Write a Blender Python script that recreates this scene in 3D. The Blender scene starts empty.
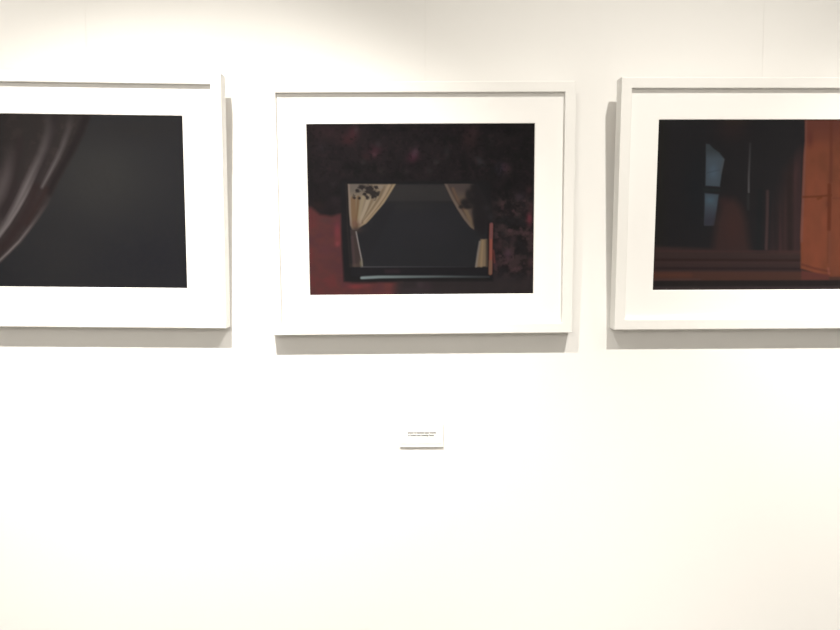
import bpy, bmesh, math, random
import numpy as np
from mathutils import Matrix, Vector

scene = bpy.context.scene
COL = scene.collection
rad = math.radians
EYE = 1.60            # camera height; heights measured from the eye are lifted by this

# ------------------------------------------------------------------ helpers
def lin(c):
    c = np.asarray(c, float) / 255.0
    return np.where(c <= 0.04045, c / 12.92, ((c + 0.055) / 1.055) ** 2.4)

def link(name, bm, mats, parent=None, smooth=False):
    me = bpy.data.meshes.new(name)
    bm.normal_update()
    bm.to_mesh(me)
    bm.free()
    if smooth:
        for p in me.polygons:
            p.use_smooth = True
    for m in (mats if isinstance(mats, (list, tuple)) else [mats]):
        me.materials.append(m)
    o = bpy.data.objects.new(name, me)
    COL.objects.link(o)
    if parent is not None:
        o.parent = parent
    return o

def box(bm, x0, x1, y0, y1, z0, z1):
    v = [bm.verts.new(p) for p in ((x0, y0, z0), (x1, y0, z0), (x1, y1, z0), (x0, y1, z0),
                                   (x0, y0, z1), (x1, y0, z1), (x1, y1, z1), (x0, y1, z1))]
    for f in ((3, 2, 1, 0), (4, 5, 6, 7), (0, 1, 5, 4), (1, 2, 6, 5), (2, 3, 7, 6), (3, 0, 4, 7)):
        bm.faces.new([v[i] for i in f])

def material(name, colour, rough=0.5, spec=0.3, bump=None, mottle=None):
    m = bpy.data.materials.new(name)
    m.use_nodes = True
    nt = m.node_tree
    b = nt.nodes['Principled BSDF']
    b.inputs['Base Color'].default_value = (*colour, 1)
    b.inputs['Roughness'].default_value = rough
    b.inputs['Specular IOR Level'].default_value = spec
    tc = nt.nodes.new('ShaderNodeTexCoord')
    if mottle:
        n = nt.nodes.new('ShaderNodeTexNoise')
        n.inputs['Scale'].default_value = mottle[0]
        n.inputs['Detail'].default_value = 4
        r = nt.nodes.new('ShaderNodeValToRGB')
        k = 1 - mottle[1]
        r.color_ramp.elements[0].color = (*[c * k for c in colour], 1)
        r.color_ramp.elements[1].color = (*colour, 1)
        nt.links.new(tc.outputs['Object'], n.inputs['Vector'])
        nt.links.new(n.outputs['Fac'], r.inputs['Fac'])
        nt.links.new(r.outputs['Color'], b.inputs['Base Color'])
    if bump:
        n = nt.nodes.new('ShaderNodeTexNoise')
        n.inputs['Scale'].default_value = bump[0]
        n.inputs['Detail'].default_value = 6
        bp = nt.nodes.new('ShaderNodeBump')
        bp.inputs['Strength'].default_value = bump[1]
        bp.inputs['Distance'].default_value = 0.001
        nt.links.new(tc.outputs['Object'], n.inputs['Vector'])
        nt.links.new(n.outputs['Fac'], bp.inputs['Height'])
        nt.links.new(bp.outputs['Normal'], b.inputs['Normal'])
    return m

def print_material(name):
    m = bpy.data.materials.new(name)
    m.use_nodes = True
    nt = m.node_tree
    b = nt.nodes['Principled BSDF']
    a = nt.nodes.new('ShaderNodeAttribute')
    a.attribute_name = 'ink'
    nt.links.new(a.outputs['Color'], b.inputs['Base Color'])
    b.inputs['Roughness'].default_value = 0.75
    b.inputs['Specular IOR Level'].default_value = 0.04
    return m

M_WALL = material('white_wall_paint', (0.86, 0.855, 0.84), 0.75, 0.15, bump=(220, 0.08), mottle=(1.5, 0.012))
M_FRAME = material('white_lacquered_wood', (0.86, 0.855, 0.835), 0.42, 0.3, bump=(90, 0.04))
M_MAT = material('white_mat_board', (0.90, 0.895, 0.88), 0.9, 0.08, bump=(700, 0.05))
M_BACK = material('brown_backing_paper', (0.45, 0.33, 0.22), 0.9, 0.05)
M_CARD = material('white_label_card', (0.87, 0.87, 0.86), 0.8, 0.1)
M_FOAM = material('white_foam_board', (0.90, 0.90, 0.88), 0.7, 0.1)
M_TEXT = material('grey_printing_ink', (0.10, 0.10, 0.10), 0.8, 0.05)
M_WIRE = material('pale_nylon_line', (0.80, 0.79, 0.77), 0.35, 0.4)
M_FLOOR = material('grey_screed_floor', (0.30, 0.28, 0.26), 0.45, 0.3, mottle=(7, 0.3))
M_CEIL = material('white_ceiling_paint', (0.85, 0.84, 0.82), 0.85, 0.1)

# ------------------------------------------------------------------ the room
def structure(name, dims, m):
    bm = bmesh.new()
    box(bm, *dims)
    o = link(name, bm, m)
    o['kind'] = 'structure'
    return o

RX, RY, RZ = 3.2, -4.6, 3.3
structure('wall_back', (-RX, RX, 0, 0.12, 0, RZ), M_WALL)
structure('wall_left', (-RX - 0.12, -RX, RY, 0.12, 0, RZ), M_WALL)
structure('wall_right', (RX, RX + 0.12, RY, 0.12, 0, RZ), M_WALL)
structure('wall_front', (-RX - 0.12, RX + 0.12, RY - 0.12, RY, 0, RZ), M_WALL)
structure('floor', (-RX - 0.12, RX + 0.12, RY - 0.12, 0.12, -0.1, 0), M_FLOOR)
structure('ceiling', (-RX - 0.12, RX + 0.12, RY - 0.12, 0.12, RZ, RZ + 0.1), M_CEIL)

# ------------------------------------------------------------------ painting the three printed pictures
# Each print is a fine grid; the picture is worked out in the print's own millimetre-like units
# (a sheet-coordinate frame) and stored as ink colour on the grid points.
NU, NV = 460, 344

class Sheet:
    def __init__(self, tl, tr, br, bl, base, seed):
        u = np.linspace(0, 1, NU)[None, :]
        v = np.linspace(0, 1, NV)[:, None]
        self.X = (1 - v) * ((1 - u) * tl[0] + u * tr[0]) + v * ((1 - u) * bl[0] + u * br[0])
        self.Y = (1 - v) * ((1 - u) * tl[1] + u * tr[1]) + v * ((1 - u) * bl[1] + u * br[1])
        self.C = np.ones((NV, NU, 3)) * np.array(base, float)
        self.rng = np.random.default_rng(seed)

    def over(self, colour, a):
        a = np.clip(a, 0, 1)[..., None]
        self.C = self.C * (1 - a) + np.asarray(colour, float) * a

    def noise(self, sx, sy=None, octaves=3):
        sy = sy or sx
        out = np.zeros_like(self.X)
        amp, tot = 1.0, 0.0
        for _ in range(octaves):
            g = self.rng.random((130, 170))
            x = (self.X + 400) / sx
            y = (self.Y + 50) / sy
            xi, yi = np.floor(x).astype(int), np.floor(y).astype(int)
            fx, fy = x - xi, y - yi
            fx, fy = fx * fx * (3 - 2 * fx), fy * fy * (3 - 2 * fy)
            G = lambda a, b: g[b % 130, a % 170]
            n = (G(xi, yi) * (1 - fx) + G(xi + 1, yi) * fx) * (1 - fy) + (G(xi, yi + 1) * (1 - fx) + G(xi + 1, yi + 1) * fx) * fy
            out += amp * n
            tot += amp
            amp *= 0.55
            sx, sy = sx / 2, sy / 2
        return out / tot

    def dist(self, pts, closed):
        P = np.array(pts, float)
        n = len(P)
        d = np.full(self.X.shape, 1e9)
        T = np.zeros(self.X.shape)
        L = 0.0
        segs = [(P[i], P[(i + 1) % n]) for i in range(n if closed else n - 1)]
        tot = sum(np.hypot(*(b - a)) for a, b in segs)
        for a, b in segs:
            e = b - a
            l2 = max(1e-9, (e ** 2).sum())
            t = np.clip(((self.X - a[0]) * e[0] + (self.Y - a[1]) * e[1]) / l2, 0, 1)
            dd = np.hypot(self.X - a[0] - t * e[0], self.Y - a[1] - t * e[1])
            m = dd < d
            d = np.where(m, dd, d)
            T = np.where(m, (L + t * math.sqrt(l2)) / tot, T)
            L += math.sqrt(l2)
        return d, T

    def cover(self, pts, soft=1.0):
        d, _ = self.dist(pts, True)
        ins = np.zeros(self.X.shape, bool)
        n = len(pts)
        for i in range(n):
            (x0, y0), (x1, y1) = pts[i], pts[(i + 1) % n]
            if y0 == y1:
                continue
            c = ((self.Y >= y0) != (self.Y >= y1))
            ins ^= c & (self.X < (x1 - x0) * (self.Y - y0) / (y1 - y0) + x0)
        s = np.where(ins, d, -d)
        return np.clip(0.5 + s / (2 * soft), 0, 1)

    def fill(self, pts, colour, soft=1.0, a=1.0, mask=None):
        k = self.cover(pts, soft) * a
        if mask is not None:
            k = k * mask
        self.over(colour, k)

    def stroke(self, pts, w, colour, a=1.0, soft=1.0, a0=1.0, a1=1.0, w1=None, mask=None, ramp=1.0):
        d, T = self.dist(pts, False)
        ww = w / 2 + ((w1 if w1 is not None else w) - w) / 2 * T
        k = np.clip(0.5 + (ww - d) / (2 * soft), 0, 1) * a * (a0 + (a1 - a0) * np.clip(T * ramp, 0, 1))
        if mask is not None:
            k = k * mask
        self.over(colour, k)

    def blob(self, x, y, rx, ry, colour, a=1.0, rot=0, p=1.0, mask=None):
        c, s = math.cos(rad(rot)), math.sin(rad(rot))
        dx, dy = self.X - x, self.Y - y
        q = ((dx * c + dy * s) / rx) ** 2 + ((-dx * s + dy * c) / ry) ** 2
        k = np.exp(-q ** p) * a
        if mask is not None:
            k = k * mask
        self.over(colour, k)

def curtained_window():
    s = Sheet((306.2, 124.4), (535.4, 123.7), (533.2, 293.7), (309.9, 295.2), (41, 38, 39), 5)
    leaf = s.noise(9, 9, 3)
    fine = s.noise(4, 4, 2)
    s.over((50, 44, 45), np.clip((leaf - 0.52) * 3.0, 0, 0.4))
    s.over((33, 34, 33), np.clip((0.44 - leaf) * 3.5, 0, 0.7))
    # reddish bougainvillea over the top
    s.blob(330, 132, 26, 10, (58, 46, 47), .8)
    for x, y, rx, ry, c, a, r in ((353, 133, 4, 6, (78, 48, 53), .9, 25), (356, 130, 2, 3, (74, 62, 63), .8, 10),
                                  (347, 138, 6, 4, (70, 46, 48), .7, -20), (349, 141, 5, 3, (66, 44, 46), .7, 0),
                                  (375, 150, 6, 5, (72, 46, 53), .85, -30), (374, 154, 2.5, 2, (88, 62, 68), .8, 0),
                                  (366, 156, 5, 4, (64, 46, 48), .7, 0), (378, 144, 3, 3, (62, 56, 58), .7, 0),
                                  (363, 162, 3, 3, (58, 56, 56), .6, 0), (381, 171, 3, 3, (56, 53, 50), .6, 0),
                                  (413, 156, 5, 4, (80, 44, 56), .85, -40), (415, 152, 3, 5, (84, 64, 72), .8, 25),
                                  (436, 162, 3, 2.2, (60, 58, 58), .7, 0), (429, 170, 3, 3, (57, 54, 54), .6, 0),
                                  (447, 153, 2.5, 6, (58, 57, 57), .5, 0), (406, 171, 3, 2, (56, 52, 52), .6, 0),
                                  (470, 137, 7, 10, (60, 46, 46), .8, 0), (475, 131, 3, 5, (66, 52, 53), .6, 0),
                                  (491, 139, 3, 5, (54, 50, 50), .6, 0), (480, 161, 5, 3, (62, 60, 62), .8, 45),
                                  (505, 167, 3.5, 4, (84, 60, 70), .85, 0), (509, 170, 3, 4, (66, 54, 54), .7, 40),
                                  (500, 168, 4, 5, (50, 50, 60), .6, 0), (333, 183, 4, 3, (56, 50, 52), .6, 0),
                                  (335, 198, 5, 4, (54, 47, 50), .6, 0), (322, 147, 4, 3, (52, 48, 52), .6, 0),
                                  (318, 204, 6, 4, (58, 45, 44), .6, 0)):
        s.blob(x, y, rx * 1.15, ry * 1.15, c, a * .95, r)
    speck = s.noise(3.2, 3.2, 2)
    s.over((64, 48, 51), np.clip((speck - .66) * 4, 0, .28) * np.clip((182 - s.Y) / 10, 0, 1))
    s.over((32, 31, 31), np.clip((.36 - speck) * 4, 0, .5) * np.clip((205 - s.Y) / 10, 0, 1))
    # flowering shrub on the right
    sh = np.clip((s.X - 488) / 14, 0, 1) * np.clip((s.Y - 188) / 14, 0, 1)
    p1, p2 = s.noise(6, 6, 3), s.noise(7, 6.5, 3)
    s.over((72, 59, 59), np.clip((p1 - 0.40) * 3.2, 0, .85) * sh)
    s.over((88, 66, 68), np.clip((p2 - 0.62) * 4.5, 0, .8) * sh)
    s.over((45, 44, 45), np.clip((0.43 - p2) * 4, 0, .8) * sh)
    for x, y, rx, ry, c, a in ((530, 218, 3, 6, (118, 60, 68), .9), (532, 208, 2, 5, (84, 58, 60), .7), (530, 189, 3, 4, (72, 52, 54), .7),
                               (508, 253, 4, 5, (84, 64, 72), .8), (531, 262, 4, 6, (92, 68, 68), .7), (500, 245, 5, 5, (80, 58, 60), .7),
                               (520, 196, 5, 4, (64, 56, 62), .7), (496, 264, 3, 4, (80, 58, 62), .7), (514, 238, 4, 4, (76, 60, 62), .6),
                               (528, 284, 4, 7, (80, 66, 70), .6), (505, 244, 4, 3, (42, 42, 42), .7), (524, 253, 6, 2.5, (44, 42, 42), .7),
                               (505, 281, 18, 8, (50, 47, 50), .6)):
        s.blob(x, y, rx, ry, c, a)
    # red wall, lower left and along the bottom
    wall = [(300, 206), (311, 206.5), (320, 214), (331, 215.5), (341, 213), (342, 245), (344, 281), (352, 283), (402, 282), (399, 300), (300, 300)]
    k = s.cover(wall, 2.2)
    n1 = s.noise(12, 10, 3)
    s.over((97, 60, 58), k)
    s.over((110, 58, 58), k * np.clip((n1 - .5) * 3, 0, .7))
    s.over((86, 56, 60), k * np.clip((.48 - n1) * 3, 0, .7))
    for x, y, rx, ry, c, a in ((337, 230, 3, 9, (124, 62, 67), .9), (337, 243, 2.5, 3, (140, 70, 74), .8), (325, 219, 8, 4, (82, 60, 60), .6),
                               (312, 217, 6, 6, (96, 56, 56), .6), (333, 262, 6, 4, (84, 56, 58), .6), (325, 249, 6, 6, (94, 58, 64), .5),
                               (355, 286.5, 9, 2.5, (128, 62, 62), .9), (366, 285.5, 5, 2, (116, 66, 66), .6), (387, 286, 6, 4, (112, 66, 62), .7),
                               (388, 293, 12, 2, (112, 64, 64), .7)):
        s.blob(x, y, rx, ry, c, a, mask=s.cover(wall, 1.2))
    s.fill([(396, 279), (536, 278), (536, 300), (392, 300)], (57, 52, 52), 4, .85)
    s.blob(420, 285, 4, 4, (72, 62, 65), .7)
    s.blob(427, 286, 5, 5, (66, 54, 58), .6)
    s.blob(410, 290, 14, 3, (64, 56, 58), .6)
    # window frame and dark glass
    s.fill([(340.5, 180), (490, 180), (492, 210), (493, 281), (343.5, 281), (341.5, 245)], (38, 38, 39), 1.2)
    s.stroke([(346, 183), (347.2, 228), (350, 266)], 1.2, (66, 58, 54), .5)
    s.stroke([(340.5, 216), (342, 250), (344, 280)], 1.4, (72, 52, 54), .4)
    s.fill([(347.5, 183.3), (478, 183.3), (487, 200), (487, 267), (351, 267)], (46, 47, 49), .7)
    s.fill([(392, 183.8), (448, 183.8), (455, 200.5), (386, 200.5)], (59, 58, 57), 1.2)
    s.stroke([(388, 201.3), (456, 201.3)], 1.2, (48, 47, 46), .8)
    s.blob(412, 206, 22, 4, (54, 53, 51), .6)
    s.blob(424, 222, 40, 22, (50, 50, 53), .6)
    s.fill([(357, 232), (372, 220), (384, 205), (396, 203), (366, 262), (362, 250)], (43, 43, 45), 2, .5)
    # left curtain, gathered at the tie
    lc = [(347.8, 183.3), (395.5, 183.3), (389, 194), (384, 202), (378, 209), (372, 216), (366, 222.5), (360, 226), (357, 229.5), (352, 229), (350, 224), (348.8, 210)]
    m = s.cover(lc, .8)
    s.over((142, 128, 107), m)
    s.over((104, 99, 93), m * np.clip((197 - s.Y) / 10, 0, .75) * np.clip((372 - s.X) / 12, 0, 1))
    for pts, w, c, a in (([(353, 198), (353.5, 214), (355, 226)], 5, (124, 97, 70), .75),
                         ([(358, 196), (357, 212), (356.5, 225)], 2.5, (112, 88, 60), .7),
                         ([(363, 196), (360, 210), (358, 221)], 3.2, (156, 143, 116), .8),
                         ([(369, 196), (365, 208), (360, 221)], 3.5, (170, 157, 134), .8),
                         ([(372, 199), (367, 210), (362, 220)], 1.6, (120, 104, 82), .7),
                         ([(378, 196), (372, 206), (364, 219)], 3, (164, 150, 124), .7),
                         ([(384, 186), (379, 197), (370, 211), (362, 222)], 2.0, (116, 99, 78), .7),
                         ([(389, 184), (383, 196), (374, 209), (364, 221)], 2.4, (172, 154, 128), .75),
                         ([(392, 184), (386, 195), (378, 206), (366, 221)], 1.2, (122, 100, 74), .7),
                         ([(394, 184), (388, 194), (381, 204.5), (368, 219.5), (360, 225.5)], 1.8, (168, 150, 118), .8)):
        s.stroke(pts, w, c, a, .8, mask=m)
    s.stroke([(348.4, 184), (349, 204), (350, 228)], 2, (148, 132, 118), .8, .7, mask=m)
    s.blob(355, 223, 5, 4, (118, 90, 80), .7, mask=m)
    s.blob(357, 229, 6, 3, (66, 58, 55), .85)
    lf = s.noise(3.0, 2.6, 2)
    field = np.zeros_like(s.X)
    for x, y, rx, ry, a in ((361, 186.5, 5, 3, .8), (357.5, 189.5, 3.5, 3, .75), (369, 189.5, 6, 4.5, 1), (373, 193.5, 4, 5, 1), (367.5, 196.5, 3, 3, .85),
                            (377, 192.5, 3, 3, .8), (376, 186.5, 3, 2.5, .7), (353.5, 196.5, 2.4, 4, .7), (359, 198, 2.2, 3, .5), (364.5, 193, 3, 2, .8)):
        field = np.maximum(field, a * np.exp(-((s.X - x) / rx) ** 2 - ((s.Y - y) / ry) ** 2))
    s.over((50, 47, 46), np.clip((field + (lf - .5) * .7 - .30) * 2.6, 0, .93))
    s.blob(381, 186, 3, 2, (146, 140, 130), .5, mask=m)
    # its tail below the tie
    s.fill([(350.2, 229), (355.5, 229.5), (359, 246), (361.8, 258), (362.6, 266.3), (352.4, 266.3), (351, 248)], (68, 59, 57), .8)
    s.stroke([(352, 236), (353, 250), (354, 265)], 2, (88, 70, 70), .6)
    s.stroke([(355.8, 231), (357.3, 239), (359, 248), (361.2, 259), (361.8, 266)], 1.1, (168, 164, 158), .85, .6)
    s.blob(360.8, 263, 1.6, 4, (128, 124, 100), .8)
    s.blob(355, 265, 4, 2, (92, 80, 70), .6)
    # right curtain, half hidden by the shrub
    rc = [(444.5, 183.3), (474, 183.3), (477, 200), (476.5, 216), (474, 228.8), (470, 226), (463.5, 218), (457, 208), (450.5, 196)]
    m = s.cover(rc, .8)
    s.over((100, 88, 77), m)
    s.over((80, 73, 70), m * np.clip((197 - s.Y) / 9, 0, .9))
    s.stroke([(446, 184), (452, 197), (458, 207), (465, 218), (473, 228)], 3, (120, 106, 95), .8, .9, mask=m)
    s.stroke([(453, 188), (457, 198), (463, 207), (470, 218)], 3.2, (112, 90, 74), .8, 1, mask=m)
    s.stroke([(450, 186), (456, 199), (466, 214)], 1, (84, 72, 62), .7, .8, mask=m)
    s.stroke([(466, 210), (470, 218), (473, 225)], 4, (124, 108, 86), .7, 1, mask=m)
    s.blob(472, 211, 3, 3, (92, 84, 78), .6, mask=m)
    for x, y, rx, ry, a in ((465, 202, 5, 4.5, .95), (469, 194, 4, 6, .9), (474, 188, 4, 7, .95), (468, 206, 5, 2.5, .9), (476, 212, 4, 10, .9), (461, 206, 2.5, 2, .8),
                            (477, 222, 4, 6, .95), (472, 200, 5, 5, .95), (478, 197, 6, 12, 1), (482, 222, 6, 14, 1), (482, 208, 9, 18, .9)):
        s.blob(x, y, rx, ry, (43, 41, 42), a, p=1.7)
    s.blob(487, 207, 4, 3, (54, 52, 53), .7)
    s.blob(491, 216, 3, 4, (56, 54, 56), .7)
    s.fill([(480.6, 238.5), (487, 238.5), (487.2, 266), (475.4, 267), (477.8, 253)], (134, 117, 94), .8)
    s.stroke([(479.8, 241), (477.6, 254), (476, 266)], 2, (142, 134, 124), .8, .8)
    s.stroke([(482.8, 240), (481.8, 254), (481.2, 266)], 2, (160, 138, 104), .7, .9)
    s.stroke([(486.6, 240), (486.6, 266)], 2, (82, 72, 62), .8, .8)
    # lit right edge of the window frame
    s.stroke([(491.4, 224), (491, 238), (490.8, 256), (490.4, 273)], 3.4, (160, 92, 78), .95, .8)
    s.stroke([(491.6, 223), (491.3, 237)], 2.6, (118, 82, 84), .8, .9)
    s.stroke([(490.6, 261), (490.2, 273)], 3, (124, 104, 84), .8, 1)
    s.stroke([(493.5, 250), (494.5, 262)], 1.5, (150, 72, 66), .6, 1)
    # sill
    s.fill([(351, 267.2), (488, 268), (488, 276), (351, 276)], (40, 40, 42), .7)
    s.stroke([(361, 266.5), (400, 266.4), (470, 266.6)], 1, (88, 88, 90), .9, .6, 1, .15)
    s.stroke([(386, 271), (398, 271)], 4, (60, 48, 52), .6, 1.5)
    s.stroke([(361.5, 277.8), (378, 276.8), (405, 276.6), (440, 276.4), (489, 276.8)], 3.2, (142, 158, 156), .95, .8, 1, .22, w1=1.7)
    s.stroke([(352, 280), (400, 279.6), (488, 279.6)], 1.6, (40, 38, 38), .8, .9)
    return s

def lamplit_door():
    s = Sheet((658.9, 119.9), (884.8, 119.7), (872.3, 289.0), (652.7, 290.0), (41, 40, 41), 8)
    s.fill([(650, 110), (668, 110), (664, 250), (640, 250)], (42, 41, 38), 5, .7)
    s.blob(697, 185, 14, 40, (37, 40, 43), .7)
    s.blob(732, 128, 15, 13, (52, 43, 42), .7)
    s.blob(736, 119, 12, 5, (56, 46, 40), .7)
    # upper and lower pane of the far window
    up = [(706, 143.5), (709, 144), (713, 148), (719, 152), (724.3, 158.5), (721.5, 172), (719.6, 185.6), (705.2, 184.6)]
    k = s.cover(up, .9)
    s.over((74, 84, 91), k)
    s.over((60, 66, 68), k * np.clip((158 - s.Y) / 10, 0, .8))
    s.blob(713, 171, 5, 8, (82, 97, 110), .8, mask=k)
    s.stroke([(724, 157), (721, 172)], 2, (86, 86, 86), .6, 1, mask=k)
    s.stroke([(706, 172), (719, 169)], 1, (66, 76, 84), .7, .8, mask=k)
    lo = [(704.6, 192), (718.6, 193.2), (717, 206), (713.5, 224.2), (704.2, 224.2)]
    k = s.cover(lo, .9)
    s.over((72, 82, 90), k)
    s.blob(710, 199, 5, 4, (76, 96, 108), .7, mask=k)
    s.over((58, 58, 66), k * np.clip((s.Y - 204) / 16, 0, .9))
    s.stroke([(704.5, 188.5), (719, 189.2)], 3, (42, 47, 47), .8, 1)
    # brown mass before the window
    s.fill([(722, 200), (734, 198), (741, 206), (746, 222), (750, 252), (712, 252), (716, 222)], (62, 48, 46), 4.5, .95)
    s.blob(733, 225, 10, 20, (68, 48, 45), .6)
    s.blob(724, 200, 5, 5, (62, 45, 45), .5)
    # slit of light and the post
    s.stroke([(750, 143), (749.3, 160), (748.5, 176), (748.5, 191)], 2, (94, 92, 92), .85, .7, .35, 1)
    s.stroke([(748, 194), (748, 208)], 2.6, (54, 54, 54), .8, 1)
    s.stroke([(767.4, 190), (767, 215), (766, 248)], 3, (78, 61, 60), .9, .9, .8, 1)
    s.stroke([(760, 190), (758, 248)], 5, (36, 39, 40), .7, 2)
    # reddish panelling beside the door
    st = s.noise(5, 160, 2)
    k = s.cover([(786, 172), (803, 150), (801, 262), (773, 262), (778, 205)], 8)
    s.over((58, 46, 45), k * .9)
    s.over((72, 52, 52), k * np.clip((st - .52) * 4, 0, .7))
    s.over((46, 39, 38), k * np.clip((.46 - st) * 4, 0, .7))
    # steps
    k = s.cover([(640, 245), (760, 251), (801, 250), (801, 274), (640, 274)], 2.5)
    s.over((62, 50, 48), k)
    band = s.noise(200, 4.5, 2)
    s.over((74, 54, 52), k * np.clip((band - .55) * 3, 0, .6))
    for y, c, w, a in ((250.5, (74, 52, 50), 2, .6), (259.4, (49, 37, 36), 2.2, .8), (262, (72, 52, 50), 1.6, .5), (268, (47, 38, 40), 2.4, .85)):
        s.stroke([(640, y - .4), (801, y + .2)], w, c, a, 1)
    s.fill([(640, 271), (890, 271.5), (890, 280), (640, 280.6)], (78, 55, 48), 1.1)
    s.stroke([(652, 274.5), (690, 275)], 4, (94, 60, 48), .7, 2)
    s.stroke([(640, 279.5), (700, 279)], 1.6, (82, 64, 64), .6, 1)
    s.fill([(640, 281), (815, 280.4), (890, 279.6), (890, 286), (640, 286)], (44, 40, 39), .9)
    s.fill([(640, 286.4), (890, 286), (890, 295), (640, 295)], (62, 54, 53), .9)
    # the lamplit orange door
    door = [(805, 110), (900, 110), (900, 276.5), (829, 276), (815, 272.5), (800.5, 268), (800.4, 235), (801.6, 205), (802.6, 180), (803.4, 155), (805, 140)]
    k = s.cover(door, 1.1)
    n = s.noise(16, 30, 3)
    v = s.noise(6, 120, 2)
    s.over((120, 70, 51), k)
    s.over((133, 74, 54), k * np.clip((n - .5) * 3, 0, .8))
    s.over((107, 64, 46), k * np.clip((.48 - n) * 3, 0, .7))
    s.over((112, 70, 60), k * np.clip((v - .6) * 3, 0, .5))
    s.over((98, 58, 50), k * np.clip((150 - s.Y) / 30, 0, .75))
    s.stroke([(805.5, 120), (804, 160), (802.5, 195), (801, 240)], 3, (118, 80, 74), .7, 1, mask=k)
    s.blob(810, 138, 3, 8, (86, 48, 44), .6, mask=k)
    s.stroke([(831, 119), (831, 150), (830.5, 180)], 3, (96, 54, 42), .7, 1.2, mask=k)
    s.stroke([(829.3, 184), (829.3, 205), (828.8, 228)], 3.6, (98, 52, 36), .9, 1, mask=k)
    s.blob(828, 203, 2.5, 4, (92, 52, 40), .6, mask=k)
    s.stroke([(828, 230), (827.5, 262)], 1.5, (104, 62, 46), .6, 1, mask=k)
    s.stroke([(802, 195.8), (816, 195.4), (831, 194)], 1.8, (96, 54, 36), .85, .8, mask=k)
    s.stroke([(818, 197.5), (821, 196)], 2.4, (100, 56, 34), .8, .9, mask=k)
    s.stroke([(833, 197), (842, 197)], 1.2, (104, 60, 48), .6, .8, mask=k)
    s.stroke([(802, 264), (815, 268), (829, 271)], 2, (92, 54, 46), .7, 1, mask=k)
    s.fill([(801, 269.5), (815, 272.5), (829, 274), (829, 279.5), (801, 279.5)], (98, 58, 52), 1, .9)
    s.stroke([(828, 268), (829, 273)], 2, (146, 86, 74), .6, 1)
    s.stroke([(858, 110), (857, 275)], 3, (92, 54, 40), .8, 1.2, mask=k)
    s.fill([(874, 110), (900, 110), (900, 278), (871, 278)], (46, 38, 36), 3, .9)
    return s

def dark_curtain():
    s = Sheet((-51.1, 112.9), (182.3, 116.0), (187.3, 288.1), (-39.6, 286.1), (52, 52, 53), 3)
    s.blob(98, 175, 62, 52, (66, 65, 62), 1)
    s.blob(60, 250, 40, 40, (58, 57, 56), .7)
    s.blob(160, 262, 60, 34, (49, 49, 52), .8)
    s.blob(140, 128, 60, 14, (56, 54, 52), .6)
    s.over((60, 58, 55), np.clip((s.noise(3, 3, 2) - .5) * 2, 0, .18))
    edge = [(93, 108), (90, 117), (84, 132), (75, 150), (66, 165), (57, 181), (49.5, 197), (44, 207), (34, 221), (26, 232), (14, 246), (0, 261), (-12, 272), (-30, 286), (-60, 300), (-60, 108)]
    m = s.cover(edge, 2.2)
    s.over((60, 55, 52), m)
    s.over((70, 62, 60), m * np.clip((s.Y - 140) / 50, 0, .7))
    nz = s.noise(6, 6, 3)
    s.over((78, 68, 64), m * np.clip((nz - .55) * 2.5, 0, .4))
    folds = (([(88, 114), (80, 134), (69, 155), (59, 173), (50, 190)], 9, (49, 44, 43), .9, 2.5),
             ([(56, 114), (52, 130), (47, 148), (40, 166), (33, 184)], 8, (58, 52, 51), .8, 2.5),
             ([(36, 186), (30, 204), (20, 222), (8, 240), (-8, 256)], 8, (62, 50, 48), .8, 3),
             ([(46, 188), (36, 206), (26, 222)], 5, (64, 50, 47), .8, 2.5),
             ([(20, 140), (18, 165), (12, 190), (2, 214)], 9, (60, 52, 51), .8, 3),
             ([(0, 116), (0, 135), (-4, 160)], 14, (56, 52, 50), .7, 4),
             ([(28, 118), (26, 145), (20, 175)], 8, (60, 56, 53), .7, 3),
             ([(70, 115), (68, 128), (62, 143)], 5, (72, 66, 63), .7, 2.5),
             ([(48, 118), (46, 132), (41, 148)], 6, (76, 70, 67), .7, 2.5))
    for pts, w, c, a, soft in folds:
        s.stroke(pts, w, c, a, soft, mask=m)
    s.stroke([(52, 118), (49, 132), (44, 146), (37, 161), (30, 175), (23, 190), (15.5, 205), (7, 220), (-1, 232), (-14, 248)], 8.5, (124, 116, 112), .95, 2.8, 0, 1.15, w1=3.4, mask=m, ramp=1.9)
    s.stroke([(39, 166), (32, 181), (25, 195), (17, 209), (8, 223), (-2, 236)], 2.4, (150, 141, 136), .8, 1.3, 0, 1, mask=m, ramp=2)
    s.stroke([(72, 116), (68, 130), (62, 146), (57, 157), (50, 170), (41.5, 186)], 6.5, (112, 105, 102), .95, 2.0, 0, 1.1, w1=1.6, mask=m, ramp=1.5)
    s.stroke([(56, 160), (50, 171), (42, 185)], 1.4, (120, 112, 108), .7, .9, 0, 1, mask=m, ramp=2)
    s.stroke([(51, 194), (47, 202), (34, 220.5), (19, 240.5), (0, 259.5), (-16, 273), (-36, 286)], 3.4, (108, 99, 95), .95, 1.5, 0, 1.1, w1=2.6, ramp=3)
    s.stroke([(32, 223), (19, 240), (8, 251.5), (0, 259), (-12, 270)], 1.3, (146, 138, 132), .8, .8, 0, 1, ramp=2.5)
    s.stroke([(11, 140), (9, 158), (6, 174), (0, 192), (-10, 208)], 10, (102, 93, 90), .85, 4, 0, 1, mask=m, ramp=1.8)
    s.stroke([(-14, 130), (-14, 150), (-17, 175), (-24, 200), (-38, 225)], 8, (92, 84, 80), .8, 3, 0, 1, mask=m, ramp=2)
    s.stroke([(-30, 120), (-33, 160), (-44, 190)], 7, (88, 80, 76), .7, 3, 0, 1, mask=m, ramp=2)
    s.stroke([(8, 212), (0, 222), (-16, 242), (-40, 262)], 6, (96, 86, 82), .6, 3, 0, 1, mask=m, ramp=3)
    return s

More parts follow.
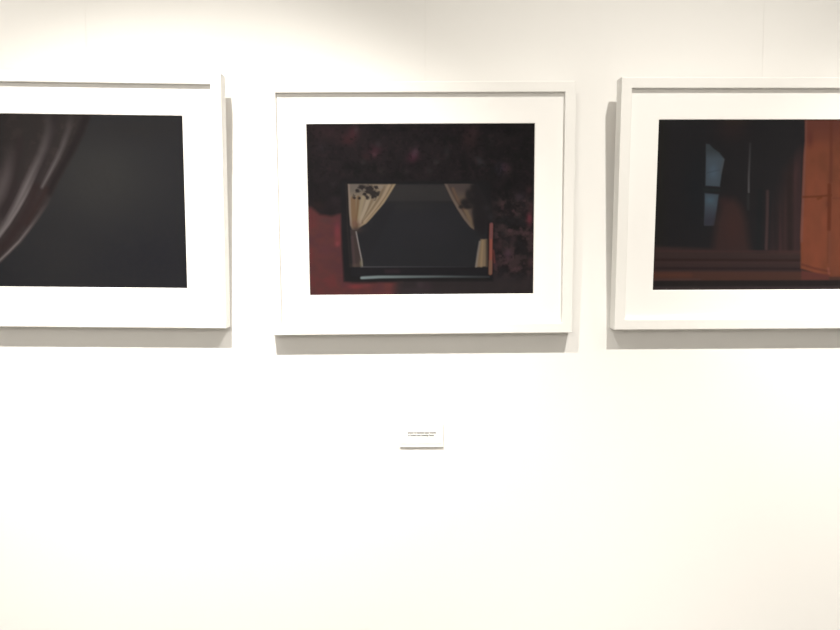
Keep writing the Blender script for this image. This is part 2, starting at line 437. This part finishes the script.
# ------------------------------------------------------------------ framed pictures
FW, FH, FT = 0.600, 0.490, 0.032          # outer frame, thickness
RAIL = 0.0207
PW, PH = 0.4445, 0.3323                   # picture window in the mat
REC = 0.0077                              # mat lies this far behind the frame's face

def picture_frame(parent):
    """four mitred rails with eased edges, closed behind by a backing board's rebate"""
    bm = bmesh.new()
    e = 0.0013
    prof = [(0, 0), (0, -(FT - e)), (e * .3, -(FT - e * .3)), (e, -FT), (RAIL - e, -FT), (RAIL - e * .3, -(FT - e * .3)), (RAIL, -(FT - e)), (RAIL, 0)]
    rings = []
    for sx, sz in ((-1, 0), (1, 0), (1, 1), (-1, 1)):
        ring = []
        for ins, y in prof:
            x = sx * (FW / 2 - ins)
            z = ins if sz == 0 else FH - ins
            ring.append(bm.verts.new((x, y, z)))
        rings.append(ring)
    n = len(prof)
    for i in range(4):
        a, b = rings[i], rings[(i + 1) % 4]
        for k in range(n):
            bm.faces.new((a[k], a[(k + 1) % n], b[(k + 1) % n], b[k]))
    bmesh.ops.recalc_face_normals(bm, faces=bm.faces[:])
    return link('frame', bm, M_FRAME, parent)

def mat_board(parent):
    bm = bmesh.new()
    t, bev = 0.0016, 0.0009
    ow, oh = FW / 2 - RAIL - .0002, FH / 2 - RAIL - .0002
    yf = -FT + REC
    zc = FH / 2
    def ring(w, h, y):
        return [bm.verts.new((x * w, y, zc + z * h)) for x, z in ((-1, -1), (1, -1), (1, 1), (-1, 1))]
    R = [ring(ow, oh, yf), ring(PW / 2 + bev, PH / 2 + bev, yf), ring(PW / 2, PH / 2, yf + t), ring(ow, oh, yf + t)]
    for a, b in ((0, 1), (1, 2), (2, 3), (3, 0)):
        for i in range(4):
            bm.faces.new((R[a][i], R[a][(i + 1) % 4], R[b][(i + 1) % 4], R[b][i]))
    bmesh.ops.recalc_face_normals(bm, faces=bm.faces[:])
    return link('mat', bm, M_MAT, parent)

def backing(parent):
    bm = bmesh.new()
    w, h = FW / 2 - RAIL - .0004, FH / 2 - RAIL - .0004
    box(bm, -w, w, -FT + REC + .0035, -FT + REC + .0075, FH / 2 - h, FH / 2 + h)
    return link('backing_board', bm, M_BACK, parent)

INK = 1.0
def print_sheet(parent, sheet, gain):
    o = 0.0012
    xs = np.linspace(-PW / 2, PW / 2, NU)
    zs = np.linspace(FH / 2 + PH / 2, FH / 2 - PH / 2, NV)
    xs[0] -= o; xs[-1] += o; zs[0] += o; zs[-1] -= o
    y0 = -FT + REC + .0018
    X, Z = np.meshgrid(xs, zs)
    co = np.stack([X, np.full_like(X, y0), Z], -1).reshape(-1, 3)
    i = np.arange(NU * NV).reshape(NV, NU)
    q = np.stack([i[:-1, :-1], i[1:, :-1], i[1:, 1:], i[:-1, 1:]], -1).reshape(-1, 4)
    nf = len(q)
    # back of the sheet and its four edges
    b = np.array([[xs[0], y0 + .0004, zs[0]], [xs[-1], y0 + .0004, zs[0]], [xs[-1], y0 + .0004, zs[-1]], [xs[0], y0 + .0004, zs[-1]]])
    co = np.vstack([co, b])
    B = NU * NV + np.arange(4)
    me = bpy.data.meshes.new('print')
    loops = list(q.reshape(-1)) + [B[0], B[1], B[2], B[3]]
    loops += list(i[0, ::-1]) + [B[0], B[1]][::1]
    loops += list(i[::-1, -1]) + [B[1], B[2]]
    loops += list(i[-1, :]) + [B[2], B[3]]
    loops += list(i[:, 0]) + [B[3], B[0]]
    totals = [4] * nf + [4, NU + 2, NV + 2, NU + 2, NV + 2]
    starts = np.concatenate([[0], np.cumsum(totals)[:-1]])
    me.vertices.add(len(co)); me.vertices.foreach_set('co', co.astype(np.float32).reshape(-1))
    me.loops.add(len(loops)); me.loops.foreach_set('vertex_index', np.array(loops, np.int32))
    me.polygons.add(len(totals)); me.polygons.foreach_set('loop_start', np.array(starts, np.int32))
    me.update(calc_edges=True)
    me.validate()
    rgb = lin(sheet.C).reshape(-1, 3) * gain
    rgb = np.vstack([rgb, np.full((4, 3), .8)])
    at = me.color_attributes.new('ink', 'FLOAT_COLOR', 'POINT')
    at.data.foreach_set('color', np.hstack([rgb, np.ones((len(rgb), 1))]).astype(np.float32).reshape(-1))
    me.materials.append(print_material('pigment_print'))
    ob = bpy.data.objects.new('print', me)
    COL.objects.link(ob)
    ob.parent = parent
    return ob

def framed_picture(x, z, lean, roll, label, sheet, gain):
    t = bpy.data.objects.new('framed_picture', None)
    COL.objects.link(t)
    t.empty_display_size = .1
    R = Matrix.Rotation(rad(lean), 4, 'X') @ Matrix.Rotation(rad(roll), 4, 'Y')
    t.matrix_world = Matrix.Translation((x, -0.0004, EYE + z)) @ R
    t['label'] = label
    t['category'] = 'picture'
    t['group'] = 'framed pictures hung in a row'
    picture_frame(t)
    mat_board(t)
    backing(t)
    print_sheet(t, sheet, gain)
    return t

G_L, G_C, G_R = np.array([.42, .43, .49]), np.array([.47, .47, .52]), np.array([.62, .63, .69])
framed_picture(-0.6609, -0.0904, 3.945, 0.5106, 'white framed picture of a dark drawn-back curtain on near-black ground, left of the row', dark_curtain(), G_L)
framed_picture(0.0276, -0.1051, 3.01, -0.4358, 'white framed picture of a window with cream curtains at night, above the small label', curtained_window(), G_C)
framed_picture(0.7121, -0.0952, 4.03, -0.2566, 'white framed picture of an orange lamplit door and dark steps, right of the row', lamplit_door(), G_R)

# ------------------------------------------------------------------ hanging lines
def hanging_line(x, z_top_of_frame, lean_gap, label):
    bm = bmesh.new()
    r, n = 0.0002, 8
    path = [(x, -0.0025, RZ), (x, -0.0025, EYE + z_top_of_frame + .10), (x, -0.0030, EYE + z_top_of_frame - .02), (x, -lean_gap * .45, EYE + z_top_of_frame - .15)]
    rings = []
    for (px, py, pz) in path:
        rings.append([bm.verts.new((px + r * math.cos(2 * math.pi * k / n), py + r * math.sin(2 * math.pi * k / n), pz)) for k in range(n)])
    for a, b in zip(rings, rings[1:]):
        for k in range(n):
            bm.faces.new((a[k], a[(k + 1) % n], b[(k + 1) % n], b[k]))
    bm.faces.new(rings[0][::-1]); bm.faces.new(rings[-1])
    bmesh.ops.recalc_face_normals(bm, faces=bm.faces[:])
    o = link('hanging_wire', bm, M_WIRE, smooth=True)
    o['label'] = label
    o['category'] = 'wire'
    o['group'] = 'hanging wires above the pictures'
    return o

hanging_line(-0.638, 0.395, .034, 'thin pale wire rising up the wall from the dark curtain picture')
hanging_line(0.034, 0.380, .026, 'thin pale wire rising up the wall from the night window picture')
hanging_line(0.714, 0.392, .034, 'thin pale wire rising up the wall from the orange door picture')

# ------------------------------------------------------------------ wall label
def wall_label():
    t = bpy.data.objects.new('wall_label', None)
    COL.objects.link(t)
    w, h, d = 0.0885, 0.0478, 0.0045
    t.location = (0.0268, 0, EYE - 0.3411)
    t['label'] = 'small white caption card with tiny grey print on the wall below the middle picture'
    t['category'] = 'label'
    bm = bmesh.new()
    box(bm, -w / 2, w / 2, -d, 0, 0, h)
    bmesh.ops.bevel(bm, geom=bm.edges[:], offset=.0004, segments=1, affect='EDGES')
    link('mount', bm, M_FOAM, t)
    bm = bmesh.new()
    cx0, cx1, cz0, cz1 = -w / 2 + .0002, w / 2 - .003, .0072, h - .0004
    box(bm, cx0, cx1, -d - .0009, -d, cz0, cz1)
    card = link('card', bm, M_CARD, t)
    # two lines of minute, unreadable lettering
    rnd = random.Random(11)
    bm = bmesh.new()
    yb, yf = -d - .0009, -d - .00102
    def bar(x0, x1, z0, z1):
        box(bm, x0, x1, yf, yb, z0, z1)
    def glyph(x, z, kind):
        wl, hx, s = .0015, .0027, .00068
        if kind == 0:    # bowl
            bar(x, x + s, z, z + hx); bar(x + wl - s, x + wl, z, z + hx); bar(x + s, x + wl - s, z, z + s); bar(x + s, x + wl - s, z + hx - s, z + hx)
        elif kind == 1:  # arch
            bar(x, x + s, z, z + hx); bar(x + wl - s, x + wl, z, z + hx); bar(x + s, x + wl - s, z + hx - s, z + hx)
        elif kind == 2:  # tall stem
            bar(x + .0003, x + .0003 + s, z, z + hx * 1.5); return .0013
        elif kind == 3:  # cross bars
            bar(x, x + s, z, z + hx); bar(x + s, x + wl, z, z + s); bar(x + s, x + wl, z + hx / 2 - s / 2, z + hx / 2 + s / 2); bar(x + s, x + wl, z + hx - s, z + hx)
        elif kind == 4:  # descender
            bar(x, x + s, z, z + hx); bar(x + wl - s, x + wl, z - hx * .6, z + hx); bar(x + s, x + wl - s, z, z + s)
        return .00175
    for z, words, x in ((.0282, (7, 3, 9, 5, 8), -.0282), (.0228, (2, 8, 4, 9, 6), -.0276)):
        for n in words:
            for k in range(n):
                kind = rnd.choice((0, 0, 1, 1, 2, 3, 3))
                if z < .026 and n == 9 and k == 7:
                    kind = 4
                x += glyph(x, z, kind)
            x += .0013
            if x > .0215:
                break
    link('lettering', bm, M_TEXT, card)
    return t
wall_label()

# ------------------------------------------------------------------ lights: four track spots over the wall and an added soft fill light further back in the room
WARM = (1.0, 0.95, 0.87)
def spot(x, aim, power, cone, blend=1.0, y=-1.2075, z=EYE + 1.4852, colour=WARM):
    l = bpy.data.lights.new('track_spot', 'SPOT')
    l.energy = power
    l.color = colour
    l.spot_size = rad(cone)
    l.spot_blend = blend
    l.shadow_soft_size = 0.022
    o = bpy.data.objects.new('track_spot', l)
    COL.objects.link(o)
    o.location = (x, y, z)
    o.rotation_euler = (Vector(aim) - Vector((x, y, z))).to_track_quat('-Z', 'Y').to_euler()
    return o

spot(-1.45, (-0.989, 0, 1.758), 80, 44)
spot(-0.4587, (-0.382, 0, 0.931), 268, 53.9)
spot(0.6293, (0.336, 0, -2.714), 166, 104.6)
spot(1.60, (1.075, 0, 1.099), 192, 44)

def fill_light(x, y, z, power):  # unseen fill, added behind the camera to raise the ambient level in the shadows
    l = bpy.data.lights.new('fill_light', 'POINT')
    l.energy = power
    l.color = WARM
    l.shadow_soft_size = 0.22
    o = bpy.data.objects.new('fill_light', l)
    COL.objects.link(o)
    o.location = (x, y, z)
fill_light(-0.9, -3.2, 2.45, 56)

w = bpy.data.worlds.new('World')
scene.world = w
w.use_nodes = True
w.node_tree.nodes['Background'].inputs['Color'].default_value = (0, 0, 0, 1)

# ------------------------------------------------------------------ camera
cam = bpy.data.cameras.new('Camera')
cam.sensor_fit = 'HORIZONTAL'
cam.sensor_width = 36
cam.lens = 704.0 / 840.0 * 36
cam.clip_start = 0.02
co = bpy.data.objects.new('Camera', cam)
COL.objects.link(co)
yaw, pit, rol = -0.0165461760245105, -0.049069957848756486, -0.0001765027202382884
R = Matrix.Rotation(yaw, 4, 'Z') @ Matrix.Rotation(pit, 4, 'X') @ Matrix.Rotation(rol, 4, 'Y') @ Matrix.Rotation(rad(90), 4, 'X')
co.matrix_world = Matrix.Translation((0, -1.43149, EYE)) @ R
scene.camera = co

vs = scene.view_settings
vs.view_transform = 'Standard'
vs.look = 'None'
vs.exposure = 0.0
vs.gamma = 1.0
vs.use_curve_mapping = False
scene.cycles.use_denoising = True
scene.cycles.max_bounces = 12
scene.cycles.diffuse_bounces = 8
